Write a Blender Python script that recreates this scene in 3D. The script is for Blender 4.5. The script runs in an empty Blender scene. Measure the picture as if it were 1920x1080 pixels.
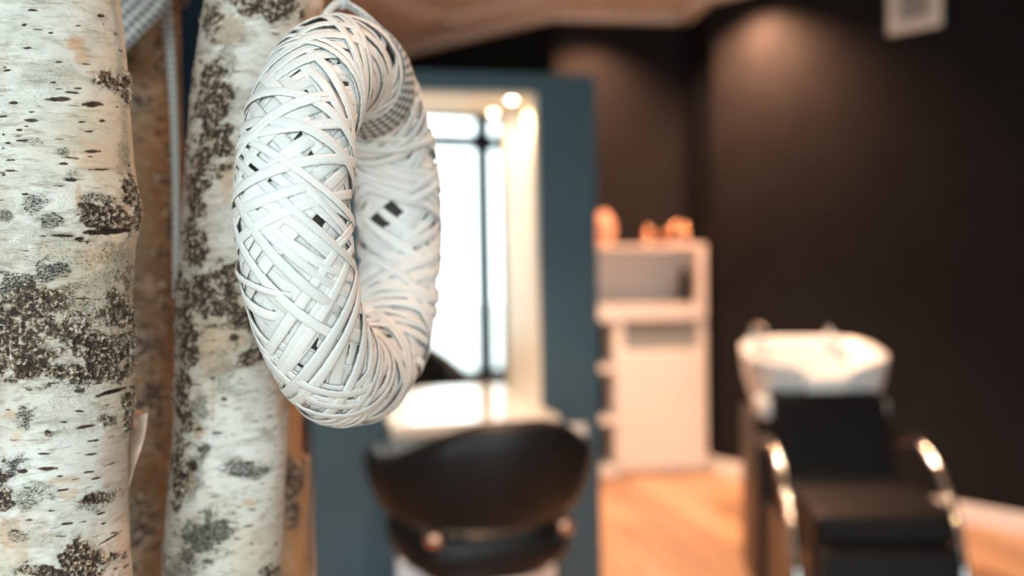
import bpy, bmesh, math, random
import numpy as np
from mathutils import Vector, Matrix

random.seed(7); rng = np.random.default_rng(7)
scene = bpy.context.scene
COL = scene.collection
PI = math.pi

# ------------------------------------------------------------------ camera
FPX = 35 / 36 * 1920
CAM_H = 1.24
PITCH = math.atan(65 / FPX)
ROLL = -0.0165
c_f = Vector((0, math.cos(PITCH), -math.sin(PITCH)))
r0 = Vector((1, 0, 0)); u0 = Vector((0, math.sin(PITCH), math.cos(PITCH)))
c_r = r0 * math.cos(ROLL) + u0 * math.sin(ROLL)
c_u = u0 * math.cos(ROLL) - r0 * math.sin(ROLL)
CAMP = Vector((0, 0, CAM_H))
cam_d = bpy.data.cameras.new('camera')
cam_d.lens = 35; cam_d.sensor_width = 36; cam_d.sensor_fit = 'HORIZONTAL'
cam_d.clip_start = 0.05; cam_d.clip_end = 200
cam_d.dof.use_dof = True
cam_d.dof.focus_distance = 0.615
cam_d.dof.aperture_fstop = 2.7
cam_d.dof.aperture_blades = 9
cam = bpy.data.objects.new('camera', cam_d); COL.objects.link(cam)
m = Matrix((c_r, c_u, -c_f)).transposed().to_4x4(); m.translation = CAMP
cam.matrix_world = m
scene.camera = cam


def ray(x, y):
    return c_f * FPX + c_r * (x - 960) + c_u * (540 - y)


def at_y(x, y, Y):
    d = ray(x, y); return CAMP + d * (Y / d.y)


def at_z(x, y, z):
    d = ray(x, y); return CAMP + d * ((z - CAM_H) / d.z)


def at_plane(x, y, p0, n):
    d = ray(x, y); return CAMP + d * ((Vector(p0) - CAMP).dot(n) / d.dot(n))


# ------------------------------------------------------------------ world, exposure
w = bpy.data.worlds.new('overcast_sky'); scene.world = w
w.use_nodes = True
bg = w.node_tree.nodes['Background']
bg.inputs[0].default_value = (0.86, 0.95, 1.0, 1)
bg.inputs[1].default_value = 6.2
vs = scene.view_settings
vs.view_transform = 'Standard'; vs.look = 'None'; vs.gamma = 1; vs.use_curve_mapping = False
vs.exposure = 0.0

WARM = (1.0, 0.60, 0.37)
CEIL = 2.6
WIN_Y = -1.6


# ------------------------------------------------------------------ node helpers
class NT:
    def __init__(s, name):
        s.m = bpy.data.materials.new(name); s.m.use_nodes = True
        s.t = s.m.node_tree; s.n = s.t.nodes; s.b = s.n['Principled BSDF']
        s.tc = s.n.new('ShaderNodeTexCoord')

    def link(s, a, b): s.t.links.new(a, b); return s

    def obj(s, scale=(1, 1, 1)):
        mp = s.n.new('ShaderNodeMapping'); mp.inputs['Scale'].default_value = scale
        s.link(s.tc.outputs['Object'], mp.inputs[0]); return mp.outputs[0]

    def noise(s, scale, vec=None, detail=4, rough=.55, dist=0):
        q = s.n.new('ShaderNodeTexNoise'); q.inputs['Scale'].default_value = scale
        q.inputs['Detail'].default_value = detail; q.inputs['Roughness'].default_value = rough
        q.inputs['Distortion'].default_value = dist
        s.link(vec if vec is not None else s.tc.outputs['Object'], q.inputs['Vector']); return q.outputs[0]

    def voro(s, scale, vec=None, feature='F1'):
        q = s.n.new('ShaderNodeTexVoronoi'); q.feature = feature; q.inputs['Scale'].default_value = scale
        s.link(vec if vec is not None else s.tc.outputs['Object'], q.inputs['Vector']); return q

    def ramp(s, v, stops):
        q = s.n.new('ShaderNodeValToRGB'); e = q.color_ramp.elements
        while len(e) < len(stops): e.new(.5)
        for el, (p, c) in zip(e, stops):
            el.position = p; el.color = (*c, 1) if not isinstance(c, (int, float)) else (c, c, c, 1)
        s.link(v, q.inputs[0]); return q.outputs[0]

    def mix(s, fac, a, b):
        q = s.n.new('ShaderNodeMix'); q.data_type = 'RGBA'
        for sock, v in ((q.inputs[0], fac), (q.inputs[6], a), (q.inputs[7], b)):
            if isinstance(v, (int, float)): sock.default_value = v
            elif isinstance(v, tuple): sock.default_value = (*v, 1)
            else: s.link(v, sock)
        return q.outputs[2]

    def math(s, op, a, b=0.0, clamp=False):
        q = s.n.new('ShaderNodeMath'); q.operation = op; q.use_clamp = clamp
        for sock, v in ((q.inputs[0], a), (q.inputs[1], b)):
            if isinstance(v, (int, float)): sock.default_value = v
            else: s.link(v, sock)
        return q.outputs[0]

    def attr(s, name):
        q = s.n.new('ShaderNodeAttribute'); q.attribute_name = name; return q.outputs['Fac']

    def bump(s, h, strength=.3, dist=.001):
        q = s.n.new('ShaderNodeBump'); q.inputs['Strength'].default_value = strength
        q.inputs['Distance'].default_value = dist; s.link(h, q.inputs['Height'])
        s.link(q.outputs[0], s.b.inputs['Normal']); return s

    def col(s, c):
        if isinstance(c, tuple): s.b.inputs['Base Color'].default_value = (*c, 1)
        else: s.link(c, s.b.inputs['Base Color'])
        return s

    def set(s, **k):
        for a, v in k.items(): s.b.inputs[a.replace('_', ' ')].default_value = v
        return s


def paint(name, c, rough=.6, var=.12, scale=6, spec=.4):
    t = NT(name)
    n = t.noise(scale)
    lo = tuple(x * (1 - var) for x in c); hi = tuple(min(1, x * (1 + var)) for x in c)
    t.col(t.ramp(n, [(.3, lo), (.7, hi)])).set(Roughness=rough, Specular_IOR_Level=spec)
    t.bump(t.noise(260, detail=3), .12, .0006)
    return t.m


def metal(name, c, rough=.12):
    t = NT(name); n = t.noise(40)
    t.col(t.ramp(n, [(.3, tuple(x * .93 for x in c)), (.7, c)])).set(Metallic=1.0, Roughness=rough)
    return t.m


def emit(name, c, strength):
    t = NT(name); t.col(c)
    t.b.inputs['Emission Color'].default_value = (*c, 1); t.b.inputs['Emission Strength'].default_value = strength
    return t.m


M = {}
M['unlit_wall'] = paint('unlit wall paint', (.009, .0115, .013), .8, spec=.06)  # for the unlit walls: their lack of light is put into a darker colour
M['brown_wall'] = paint('charcoal wall paint', (.0145, .0150, .0160), .8, spec=.06)
M['navy_wall'] = paint('navy wall paint', (.010, .024, .042), .7, spec=.1)
M['blue'] = paint('slate blue lacquer', (.040, .082, .110), .42, .05)
M['white_wall'] = paint('off white wall paint', (.74, .74, .72), .7, .03)
M['ceiling'] = paint('white ceiling paint', (.62, .60, .58), .8, .03)
M['trim'] = paint('white trim paint', (.84, .82, .79), .4, .03)
M['cabinet'] = paint('white cabinet laminate', (.80, .77, .73), .35, .03)
M['gloss_white'] = paint('glossy white worktop', (.70, .68, .63), .07, .02)
M['grey_panel'] = paint('pale grey glossy laminate', (.42, .45, .45), .12, .04)
M['grey_slot'] = paint('grey green cabinet back', (.36, .38, .36), .5, .05)
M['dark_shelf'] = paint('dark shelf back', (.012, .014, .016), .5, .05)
M['ceramic'] = paint('white ceramic', (.82, .80, .77), .08, .02)
M['leather'] = paint('black leather', (.0060, .0066, .0072), .40, .25, 30, .36)
M['matte_leather'] = paint('matte black leather', (.005, .0055, .0062), .5, .25, 30, .14)
M['black_plastic'] = paint('black plastic', (.012, .012, .013), .3, .1)
M['chrome'] = metal('chrome', (.86, .87, .88), .07)
M['brass'] = metal('rose copper', (.80, .48, .34), .22)
M['dark_frame'] = paint('dark window frame', (.018, .020, .022), .45)
M['lamp'] = emit('lamp lens', WARM, 260)
M['niche_lamp'] = emit('niche lamp lens', (1, .74, .50), 60)
M['plaster_pink'] = paint('terracotta pink glaze', (.66, .38, .28), .35, .12)
M['amber'] = paint('amber bottle', (.28, .12, .06), .15, .2)

t = NT('mirror silver'); t.col(t.ramp(t.noise(3), [(.3, (.87, .89, .89)), (.7, (.90, .91, .91))])).set(Metallic=1.0, Roughness=.004)
M['mirror'] = t.m

# thin clear glass: mostly transparent with a fresnel reflection
t = NT('window glass'); t.n.remove(t.b)
tr = t.n.new('ShaderNodeBsdfTransparent'); tr.inputs[0].default_value = (.94, .97, .96, 1)
gl = t.n.new('ShaderNodeBsdfGlossy'); gl.inputs[1].default_value = .01
fr = t.n.new('ShaderNodeFresnel'); fr.inputs[0].default_value = 1.3
mx = t.n.new('ShaderNodeMixShader')
t.link(fr.outputs[0], mx.inputs[0]).link(tr.outputs[0], mx.inputs[1]).link(gl.outputs[0], mx.inputs[2])
t.link(mx.outputs[0], t.n['Material Output'].inputs[0]); M['glass'] = t.m


def plank_mat():
    t = NT('oak plank')
    oi = t.n.new('ShaderNodeObjectInfo')
    v = t.obj((26, 1.6, 26))
    add = t.n.new('ShaderNodeVectorMath'); add.operation = 'ADD'
    sc = t.n.new('ShaderNodeVectorMath'); sc.operation = 'SCALE'; sc.inputs['Scale'].default_value = 17
    t.link(oi.outputs['Location'], sc.inputs[0]).link(v, add.inputs[0]).link(sc.outputs[0], add.inputs[1])
    g = t.noise(1.0, add.outputs[0], 6, .6, .6)
    base = t.ramp(g, [(.25, (.32, .18, .10)), (.5, (.47, .29, .17)), (.8, (.58, .38, .24))])
    tone = t.ramp(oi.outputs['Random'], [(0, (.60, .56, .52)), (.5, (.9, .88, .85)), (1, (1.12, 1.12, 1.12))])
    q = t.n.new('ShaderNodeMix'); q.data_type = 'RGBA'; q.blend_type = 'MULTIPLY'; q.inputs[0].default_value = 1
    t.link(base, q.inputs[6]).link(tone, q.inputs[7])
    t.col(q.outputs[2]).set(Roughness=.42); t.bump(g, .1, .0006)
    return t.m


M['plank'] = plank_mat()


# ------------------------------------------------------------------ mesh helpers
class MB:
    def __init__(s): s.v = []; s.f = []

    def add(s, vs_, fs):
        o = len(s.v); s.v += [tuple(x) for x in vs_]; s.f += [tuple(i + o for i in f) for f in fs]; return s

    def box(s, x0, x1, y0, y1, z0, z1):
        return s.add([(x0, y0, z0), (x1, y0, z0), (x1, y1, z0), (x0, y1, z0), (x0, y0, z1), (x1, y0, z1), (x1, y1, z1), (x0, y1, z1)],
                     [(0, 3, 2, 1), (4, 5, 6, 7), (0, 1, 5, 4), (1, 2, 6, 5), (2, 3, 7, 6), (3, 0, 4, 7)])

    def prism(s, pts, z0, z1):
        n = len(pts)
        return s.add([(x, y, z0) for x, y in pts] + [(x, y, z1) for x, y in pts],
                     [tuple(range(n - 1, -1, -1)), tuple(range(n, 2 * n))] + [(i, (i + 1) % n, n + (i + 1) % n, n + i) for i in range(n)])

    def loops(s, rings, closed_ring=True, cap=True, closed_path=False):
        n = len(rings[0]); k = len(rings); vs_ = [p for r in rings for p in r]; fs = []
        for a in range(k if closed_path else k - 1):
            b = (a + 1) % k
            for i in range(n if closed_ring else n - 1):
                j = (i + 1) % n
                fs.append((a * n + i, a * n + j, b * n + j, b * n + i))
        if cap and not closed_path:
            fs.append(tuple(range(n - 1, -1, -1))); fs.append(tuple((k - 1) * n + i for i in range(n)))
        return s.add(vs_, fs)

    def lathe(s, prof, n=24, c=(0, 0, 0)):
        rings = [[(c[0] + r * math.cos(2 * PI * i / n), c[1] + r * math.sin(2 * PI * i / n), c[2] + z) for i in range(n)] for r, z in prof]
        return s.loops(rings)

    def tube(s, pts, rad, n=10):
        pts = [Vector(p) for p in pts]; rings = []; up = None
        for i, p in enumerate(pts):
            tg = (pts[min(i + 1, len(pts) - 1)] - pts[max(i - 1, 0)]).normalized()
            if up is None:
                up = Vector((0, 0, 1)) if abs(tg.z) < .9 else Vector((1, 0, 0))
            a = (up - tg * up.dot(tg)).normalized(); b = tg.cross(a); up = a
            r = rad[i] if isinstance(rad, (list, tuple)) else rad
            rings.append([p + a * (r * math.cos(2 * PI * k / n)) + b * (r * math.sin(2 * PI * k / n)) for k in range(n)])
        return s.loops(rings)

    def mesh(s, name, smooth=False):
        me = bpy.data.meshes.new(name); me.from_pydata(s.v, [], s.f); me.update()
        bm = bmesh.new(); bm.from_mesh(me); bmesh.ops.recalc_face_normals(bm, faces=bm.faces[:]); bm.to_mesh(me); bm.free()
        if smooth: me.polygons.foreach_set('use_smooth', [True] * len(me.polygons))
        return me


def link(name, me, mat=None, parent=None, bevel=0, seg=2):
    o = bpy.data.objects.new(name, me); COL.objects.link(o)
    if mat is not None and not me.materials: me.materials.append(mat)
    if parent is not None: o.parent = parent
    if bevel:
        b = o.modifiers.new('bevel', 'BEVEL'); b.width = bevel; b.segments = seg; b.limit_method = 'ANGLE'; b.angle_limit = .6
        me.polygons.foreach_set('use_smooth', [True] * len(me.polygons))
        wn = o.modifiers.new('wn', 'WEIGHTED_NORMAL'); wn.keep_sharp = False
    return o


def part(name, mb, mat, parent=None, smooth=False, bevel=0, seg=2):
    return link(name, mb.mesh(name, smooth), mat, parent, bevel, seg)


def empty(name, loc, rz=0):
    o = bpy.data.objects.new(name, None); COL.objects.link(o); o.location = loc; o.rotation_euler = (0, 0, rz)
    o.empty_display_size = .05; return o


def tag(o, label, cat, group=None):
    o['label'] = label; o['category'] = cat
    if group: o['group'] = group
    return o


def struct(o): o['kind'] = 'structure'; return o


def smooth_path(pts, n=8, closed=False):
    pts = [Vector(p) for p in pts]; out = []; k = len(pts)
    for i in range(k if closed else k - 1):
        if closed: p0, p1, p2, p3 = (pts[(i + j - 1) % k] for j in range(4))
        else: p0, p1, p2, p3 = pts[max(i - 1, 0)], pts[i], pts[i + 1], pts[min(i + 2, k - 1)]
        for q in range(n):
            t_ = q / n
            out.append(.5 * ((2 * p1) + (p2 - p0) * t_ + (2 * p0 - 5 * p1 + 4 * p2 - p3) * t_ ** 2 + (3 * p1 - p0 - 3 * p2 + p3) * t_ ** 3))
    if not closed: out.append(pts[-1])
    return out


# ------------------------------------------------------------------ numpy value noise
_tab = rng.random(4096).astype(np.float32); _prm = rng.permutation(4096)


def vnoise(x, y, z):
    xi = np.floor(x).astype(np.int64); yi = np.floor(y).astype(np.int64); zi = np.floor(z).astype(np.int64)
    fx = x - xi; fy = y - yi; fz = z - zi
    fx = fx * fx * (3 - 2 * fx); fy = fy * fy * (3 - 2 * fy); fz = fz * fz * (3 - 2 * fz)

    def h(a, b, c): return _tab[_prm[(_prm[(_prm[a & 4095] + b) & 4095] + c) & 4095]]
    r = 0
    for dx in (0, 1):
        for dy in (0, 1):
            for dz in (0, 1):
                wgt = (fx if dx else 1 - fx) * (fy if dy else 1 - fy) * (fz if dz else 1 - fz)
                r = r + wgt * h(xi + dx, yi + dy, zi + dz)
    return r


def fbm(x, y, z, oct=4, gain=.5):
    s = 0; a = 1; tot = 0
    for i in range(oct):
        s = s + a * vnoise(x + 17.3 * i, y + 5.1 * i, z + 9.7 * i); tot += a; a *= gain; x = x * 2.03; y = y * 2.03; z = z * 2.03
    return s / tot


def sstep(a, b, x):
    q = np.clip((x - a) / (b - a), 0, 1); return q * q * (3 - 2 * q)


# ================================================================== ROOM SHELL
K2 = Vector((.262, 5.80)); K3 = Vector((1.075, 5.95)); K4 = Vector((1.112, 5.465))
d1 = Vector((-.868, .865)).normalized()
XL, XR = -3.6, 4.2
K1 = K2 + d1 * ((XL - K2.x) / d1.x)
d4 = (Vector((2.07, 4.36)) - K4).normalized()
K5 = K4 + d4 * ((XR - K4.x) / d4.x)


def wall(name, a, b, mat, z0=-.02, z1=CEIL + .02, th=.12, side=1):
    """a wall slab from a to b in plan, its thickness on the outside"""
    a = Vector(a); b = Vector(b); d = (b - a).normalized(); n = Vector((-d.y, d.x)) * side * th
    mb = MB().prism([(a.x, a.y), (b.x, b.y), (b.x + n.x, b.y + n.y), (a.x + n.x, a.y + n.y)], z0, z1)
    return struct(part(name, mb, mat))


wall('wall_back_left', K2, K1, M['unlit_wall'], side=-1)
wall('wall_back', K2, K3, M['brown_wall'])
wall('wall_return', K3, K4, M['unlit_wall'])
wall('wall_right', K4, K5, M['brown_wall'])
wall('wall_far_right', K5, (XR, WIN_Y), M['white_wall'], side=1)
wall('wall_left', K1, (XL, WIN_Y), M['white_wall'], side=-1)
struct(part('ceiling', MB().box(XL - .2, XR + .2, WIN_Y - .2, 10, CEIL, CEIL + .1), M['ceiling']))

# navy pier behind the birch trunks
pa = at_y(120, 475, 4.0); pb = at_y(520, 475, 4.0)
struct(part('wall_pier', MB().box(pa.x, pb.x, 4.0, 4.35, -.005, CEIL), M['navy_wall']))


def strip_along(name, a, b, w_, z0, z1, mat, side):
    a = Vector(a); b = Vector(b); d = (b - a).normalized(); n = Vector((-d.y, d.x)) * side * w_
    return struct(part(name, MB().prism([(a.x, a.y), (b.x, b.y), (b.x + n.x, b.y + n.y), (a.x + n.x, a.y + n.y)], z0, z1), mat, bevel=.006))


ci = 1
for a, b, s_ in ((K2, K1, 1), (K2, K3, -1), (K3, K4, -1), (K4, K5, -1)):
    strip_along('trim_%d' % ci, a, b, .09, CEIL - .025, CEIL + .005, M['trim'], s_); ci += 1
# shallow raised band running along the ceiling
q0 = at_z(814, 46, CEIL); q1 = at_z(690, -6, CEIL); q2 = at_z(1024, 4, CEIL)
dd = (Vector((q1.x, q1.y)) - Vector((q0.x, q0.y))).normalized(); de = (Vector((q2.x, q2.y)) - Vector((q0.x, q0.y))).normalized()
strip_along('trim_%d' % ci, Vector((q0.x, q0.y)), Vector((q0.x, q0.y)) + dd * 2.2, .13, CEIL - .02, CEIL + .005, M['trim'], 1); ci += 1
strip_along('trim_%d' % ci, Vector((q0.x, q0.y)), Vector((q0.x, q0.y)) + de * 1.6, .10, CEIL - .02, CEIL + .005, M['trim'], -1)
strip_along('baseboard_right', K4, K5, .016, -.002, .09, M['trim'], -1)
strip_along('baseboard_back', K2, K3, .016, -.002, .09, M['trim'], -1)
strip_along('baseboard_return', K3, K4, .016, -.002, .09, M['trim'], -1)
strip_along('baseboard_back_left', K2, K1, .016, -.002, .09, M['trim'], 1)

# floor: slab plus individual planks
slab_m = paint('dark subfloor', (.20, .10, .05), .7)
floor = struct(part('floor', MB().box(XL - .2, XR + .2, WIN_Y - .2, 10, -.12, -.013), slab_m))
PA = math.radians(13)
pd = Vector((-math.sin(PA), math.cos(PA))); pn = Vector((math.cos(PA), math.sin(PA)))


def clip(poly, p, n):
    out = []
    for i in range(len(poly)):
        a, b = poly[i], poly[(i + 1) % len(poly)]
        da, db = (a - p).dot(n), (b - p).dot(n)
        if da >= 0: out.append(a)
        if da * db < 0: out.append(a + (b - a) * (da / (da - db)))
    return out


def inward(a, b, ref):
    d = (b - a).normalized(); n = Vector((-d.y, d.x)); return (a, n if (ref - a).dot(n) > 0 else -n)


ref = Vector((.5, 2))
planes = [inward(K4, K5, ref), inward(K2, K3, ref), (Vector((XL, 0)), Vector((1, 0))), (Vector((XR, 0)), Vector((-1, 0))), (Vector((0, WIN_Y)), Vector((0, 1)))]
PW, PL = .19, 1.75


def plank_mesh(poly):
    me = MB().prism([(p.x, p.y) for p in poly], -.012, 0).mesh('plank'); me.materials.append(M['plank']); return me


full = [Vector((-PW / 2 + .0012, -PL / 2 + .0012)), Vector((PW / 2 - .0012, -PL / 2 + .0012)), Vector((PW / 2 - .0012, PL / 2 - .0012)), Vector((-PW / 2 + .0012, PL / 2 - .0012))]
full_me = plank_mesh(full)
for i in range(-34, 36):
    off = (i * .37) % 1 * PL
    for j in range(-4, 6):
        c = pn * (i * PW) + pd * (j * PL + off)
        rot = lambda p: Vector((p.x * math.cos(PA) - p.y * math.sin(PA), p.x * math.sin(PA) + p.y * math.cos(PA)))
        poly = [c + rot(p) for p in full]; n0 = len(poly); inside = True
        for p, n in planes:
            if any((q - p).dot(n) < 0 for q in poly): inside = False
        if inside: me = full_me
        else:
            for p, n in planes:
                poly = clip(poly, p, n)
                if len(poly) < 3: break
            if len(poly) < 3: continue
            area = abs(sum(poly[k].x * poly[k - 1].y - poly[k - 1].x * poly[k].y for k in range(len(poly)))) / 2
            if area < .01: continue
            ir = lambda p: Vector((p.x * math.cos(PA) + p.y * math.sin(PA), -p.x * math.sin(PA) + p.y * math.cos(PA)))
            me = plank_mesh([ir(p - c) for p in poly])
        o = link('plank', me, None, floor); o.location = (c.x, c.y, 0); o.rotation_euler = (0, 0, PA)

# window wall behind the camera (seen in the mirror)
WX0, WX1 = -2.79, 3.46
ww = struct(part('wall_window', MB().box(XL, WX0, WIN_Y - .16, WIN_Y, -.02, CEIL + .02).box(WX1, XR, WIN_Y - .16, WIN_Y, -.02, CEIL + .02)
                 .box(WX0, WX1, WIN_Y - .16, WIN_Y, -.02, .13).box(WX0, WX1, WIN_Y - .16, WIN_Y, 2.5, CEIL + .02), M['white_wall']))
nb = 5; bw = (WX1 - WX0) / nb
for i in range(nb):
    x0 = WX0 + i * bw; x1 = x0 + bw
    wr = struct(empty('window_%d' % (i + 1), (x0, WIN_Y - .09, .13)))
    ft = .07; h = 2.37; tz = 2.04
    fm = MB()
    for bx in ((0, ft, 0, h), (bw - ft, bw, 0, h), (ft, bw - ft, 0, ft), (ft, bw - ft, h - ft, h), (ft, bw - ft, tz, tz + .13)):
        fm.box(bx[0], bx[1], -.03, .03, bx[2], bx[3])
    part('window_frame', fm, M['dark_frame'], wr)
    part('pane', MB().box(ft, bw - ft, -.004, .004, ft, tz), M['glass'], wr)
    part('pane', MB().box(ft, bw - ft, -.004, .004, tz + .13, h - ft), M['glass'], wr)
pl = bpy.data.lights.new('window_portal', 'AREA'); pl.shape = 'RECTANGLE'; pl.size = WX1 - WX0; pl.size_y = 2.37
pl.cycles.is_portal = True
po = bpy.data.objects.new('window_portal', pl); COL.objects.link(po); po.location = ((WX0 + WX1) / 2, WIN_Y - .17, 1.31); po.rotation_euler = (PI / 2, 0, 0)

# outside: paving, lawn, hedge shrubs
gm = paint('pale paving', (.62, .61, .58), .8)
struct(part('ground', MB().box(-14, 16, -18, -3.9, -.30, -.10).box(-14, 16, -2.1, WIN_Y - .17, -.30, -.10), gm))
lm = NT('lawn green'); lm.col(lm.ramp(lm.noise(9), [(.3, (.05, .13, .02)), (.7, (.13, .26, .05))])).set(Roughness=.8)
lo = part('lawn', MB().box(-14, 16, -3.9, -2.1, -.30, -.09), lm.m)
lo['label'] = 'green lawn outside the shop window'; lo['category'] = 'lawn'; lo['kind'] = 'stuff'
leafm = NT('shrub leaf'); leafm.col(leafm.ramp(leafm.noise(30), [(.3, (.05, .16, .02)), (.7, (.16, .34, .06))])).set(Roughness=.6)
barkm = paint('shrub stem bark', (.12, .08, .05), .8)


def shrub(x, y, h, r, label):
    root = tag(empty('garden_shrub', (x, y, -.05)), label, 'shrub')
    part('stem', MB().tube([(0, 0, -.039), (.02, .01, h * .4), (0, 0, h * .8)], [.03, .025, .012], 8), barkm, root, True)
    mb = MB()
    for _ in range(420):
        a = random.uniform(0, 2 * PI); q = random.random() ** .5; zz = random.uniform(.3, 1)
        rr = r * q * math.sin(PI * min(1, zz * .9 + .1)) ** .6
        c = Vector((rr * math.cos(a), rr * math.sin(a), .13 + zz * h)); e = Vector((random.gauss(0, 1), random.gauss(0, 1), random.gauss(0, 1))).normalized()
        f_ = e.orthogonal().normalized(); l = .09
        mb.add([c - e * l, c + f_ * l * .4, c + e * l, c - f_ * l * .4], [(0, 1, 2, 3)])
    lf = part('foliage', mb, leafm.m, root); lf['kind'] = 'stuff'


shrub(1.75, -3.1, 2.75, .25, 'tall slender green shrub reaching the window transom')


# ================================================================== LIGHTS (ceiling downlights)
def downlight(x, y, power, label, angle=95, blend=.55, color=WARM):
    root = tag(empty('ceiling_downlight', (x, y, CEIL)), label, 'downlight', 'recessed ceiling downlights')
    part('ring', MB().lathe([(.030, -.004), (.046, -.006), (.048, -.001), (.048, .002), (.030, .002)], 24), M['trim'], root, True)
    part('lens', MB().lathe([(.001, -.003), (.030, -.003), (.030, .001), (.001, .001)], 24), M['lamp'], root)
    L = bpy.data.lights.new('spot', 'SPOT'); L.energy = power; L.color = color; L.spot_size = math.radians(angle); L.spot_blend = blend
    L.shadow_soft_size = .028
    o = bpy.data.objects.new('spot_beam', L); COL.objects.link(o); o.parent = root; o.location = (0, 0, -.04)
    return root


DEEP = (1.0, .47, .26)
downlight(1.17, 5.08, 330, 'warm downlight close to the dark right wall corner', 140, 1.0, DEEP)
downlight(.50, 5.57, 170, 'warm downlight above the white cabinet', 140, 1.0, DEEP)
downlight(.42, 4.15, 340, 'warm downlight over the open wooden floor', 92, .6, (1.0, .71, .51))
downlight(1.15, 3.62, 24, 'warm downlight above the shampoo basin', 60)
downlight(.10, 2.34, 170, 'warm downlight above the styling chair', 70)
downlight(.75, 1.10, 65, 'warm downlight beside the hanging wreath', 110)
downlight(-.45, 1.75, 50, 'warm downlight behind the birch trunks', 110)

# sheer curtain beside the window mullion
cur = tag(empty('curtain', (2.27, WIN_Y + .10, .02)), 'sheer white curtain hanging in folds at the window', 'curtain')
rows = []
for z_ in (0, .8, 1.6, 2.50):
    rows.append([(i * .0115, .028 * math.sin(i * .62) * (1.1 - .12 * z_), z_) for i in range(60)])
t = NT('sheer white curtain cloth')
t.col(t.ramp(t.noise(40), [(.3, (.62, .64, .64)), (.7, (.68, .70, .70))])).set(Roughness=.9)
tb_ = t.n.new('ShaderNodeBsdfTranslucent'); tb_.inputs[0].default_value = (.34, .36, .37, 1)
ms = t.n.new('ShaderNodeMixShader'); ms.inputs[0].default_value = .28
t.link(t.b.outputs[0], ms.inputs[1]).link(tb_.outputs[0], ms.inputs[2]).link(ms.outputs[0], t.n['Material Output'].inputs[0])
part('cloth', MB().loops(rows, closed_ring=False, cap=False), t.m, cur, True)
part('rail', MB().tube([(-.05, 0, 2.52), (.75, 0, 2.52)], .012, 10), M['chrome'], cur, True)
for bx_ in (-.02, .70): part('rail_bracket', MB().box(bx_, bx_ + .02, -.10, .012, 2.50, 2.54), M['chrome'], cur)


# ================================================================== BIRCH LOGS
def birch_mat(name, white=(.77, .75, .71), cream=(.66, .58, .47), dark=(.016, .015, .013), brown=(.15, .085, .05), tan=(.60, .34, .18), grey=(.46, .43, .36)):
    t = NT(name)
    hz = t.obj((1, 1, 5.5))                       # horizontally stretched grain
    hz2 = t.obj((1, 1, 3.0))
    base = t.ramp(t.noise(11, detail=4), [(.36, cream), (.56, white)])
    # weathered grey mottling
    base = t.mix(t.math('MULTIPLY', t.ramp(t.noise(34, hz2, 6, .68, .6), [(.49, 0), (.65, 1)]), .70), base, grey)
    base = t.mix(t.math('MULTIPLY', t.ramp(t.noise(26, detail=5, rough=.65, dist=.5), [(.55, 0), (.72, 1)]), .45), base, (.62, .50, .38))
    g = t.noise(52, hz, 7, .68, .3)
    base = t.mix(t.math('MULTIPLY', t.ramp(g, [(.53, 0), (.64, 1)]), .70), base, (.33, .27, .20))
    fine = t.noise(520, detail=5, rough=.68)
    # pepper of tiny specks, denser in some areas
    pep = t.math('ADD', t.noise(760, hz2, 3, .6), t.math('MULTIPLY', t.math('SUBTRACT', t.noise(22, detail=3), .5), .42))
    base = t.mix(t.ramp(pep, [(.63, 0), (.70, .85)]), base, (.12, .085, .055))
    # tan stains, plus the warm-lit right side painted in as tan
    tn = t.attr('tan')
    base = t.mix(t.math('MULTIPLY', tn, t.ramp(t.noise(130, hz, 5, .65), [(.25, .40), (.65, 1)]), True), base, tan)
    # grey olive lichen halo and dark specks
    lich = t.attr('lich')
    base = t.mix(t.math('MULTIPLY', t.math('MULTIPLY', lich, t.ramp(t.noise(210, detail=5, rough=.7), [(.35, .2), (.6, 1)])), .85, True), base, (.25, .225, .16))
    sp = t.math('ADD', lich, t.math('MULTIPLY', t.math('SUBTRACT', t.noise(560, hz2, 6, .75, .4), .5), 3.2))
    base = t.mix(t.ramp(sp, [(.66, 0), (.86, 1)]), base, dark)
    # crusty bark: black, brown and pale flakes
    cr = t.attr('crust')
    fl = t.noise(620, t.obj((1, 1, 1.7)), 6, .75, 1.0)
    vo = t.voro(520, t.obj((1, 1, 1.5))).outputs['Distance']
    fl2 = t.math('ADD', t.math('MULTIPLY', fl, .62), t.math('ADD', t.math('MULTIPLY', t.attr('relief'), .30), t.math('MULTIPLY', vo, .16)))
    crust = t.ramp(fl2, [(.36, dark), (.49, (.040, .032, .025)), (.57, brown), (.63, (.40, .32, .24)), (.72, (.74, .68, .60))])
    base = t.mix(t.ramp(t.math('ADD', cr, t.math('MULTIPLY', t.math('SUBTRACT', fl, .5), 1.8)), [(.36, 0), (.54, 1)]), base, crust)
    # lenticels and tears
    ln = t.attr('lent')
    base = t.mix(t.ramp(t.math('ADD', ln, t.math('MULTIPLY', t.math('SUBTRACT', fine, .5), .9)), [(.20, 0), (.45, .75), (.70, 1)]), base,
                 t.mix(t.ramp(fine, [(.45, 0), (.6, 1)]), dark, (.11, .055, .030)))
    t.col(base).set(Roughness=.62, Specular_IOR_Level=.35)
    h = t.math('ADD', t.math('MULTIPLY', g, .6), t.math('MULTIPLY', fl, t.math('ADD', t.math('MULTIPLY', cr, 1.2), .25)))
    t.bump(h, .45, .0016)
    return t.m


def ang_sub(a, b): return (a - b + PI) % (2 * PI) - PI


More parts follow.
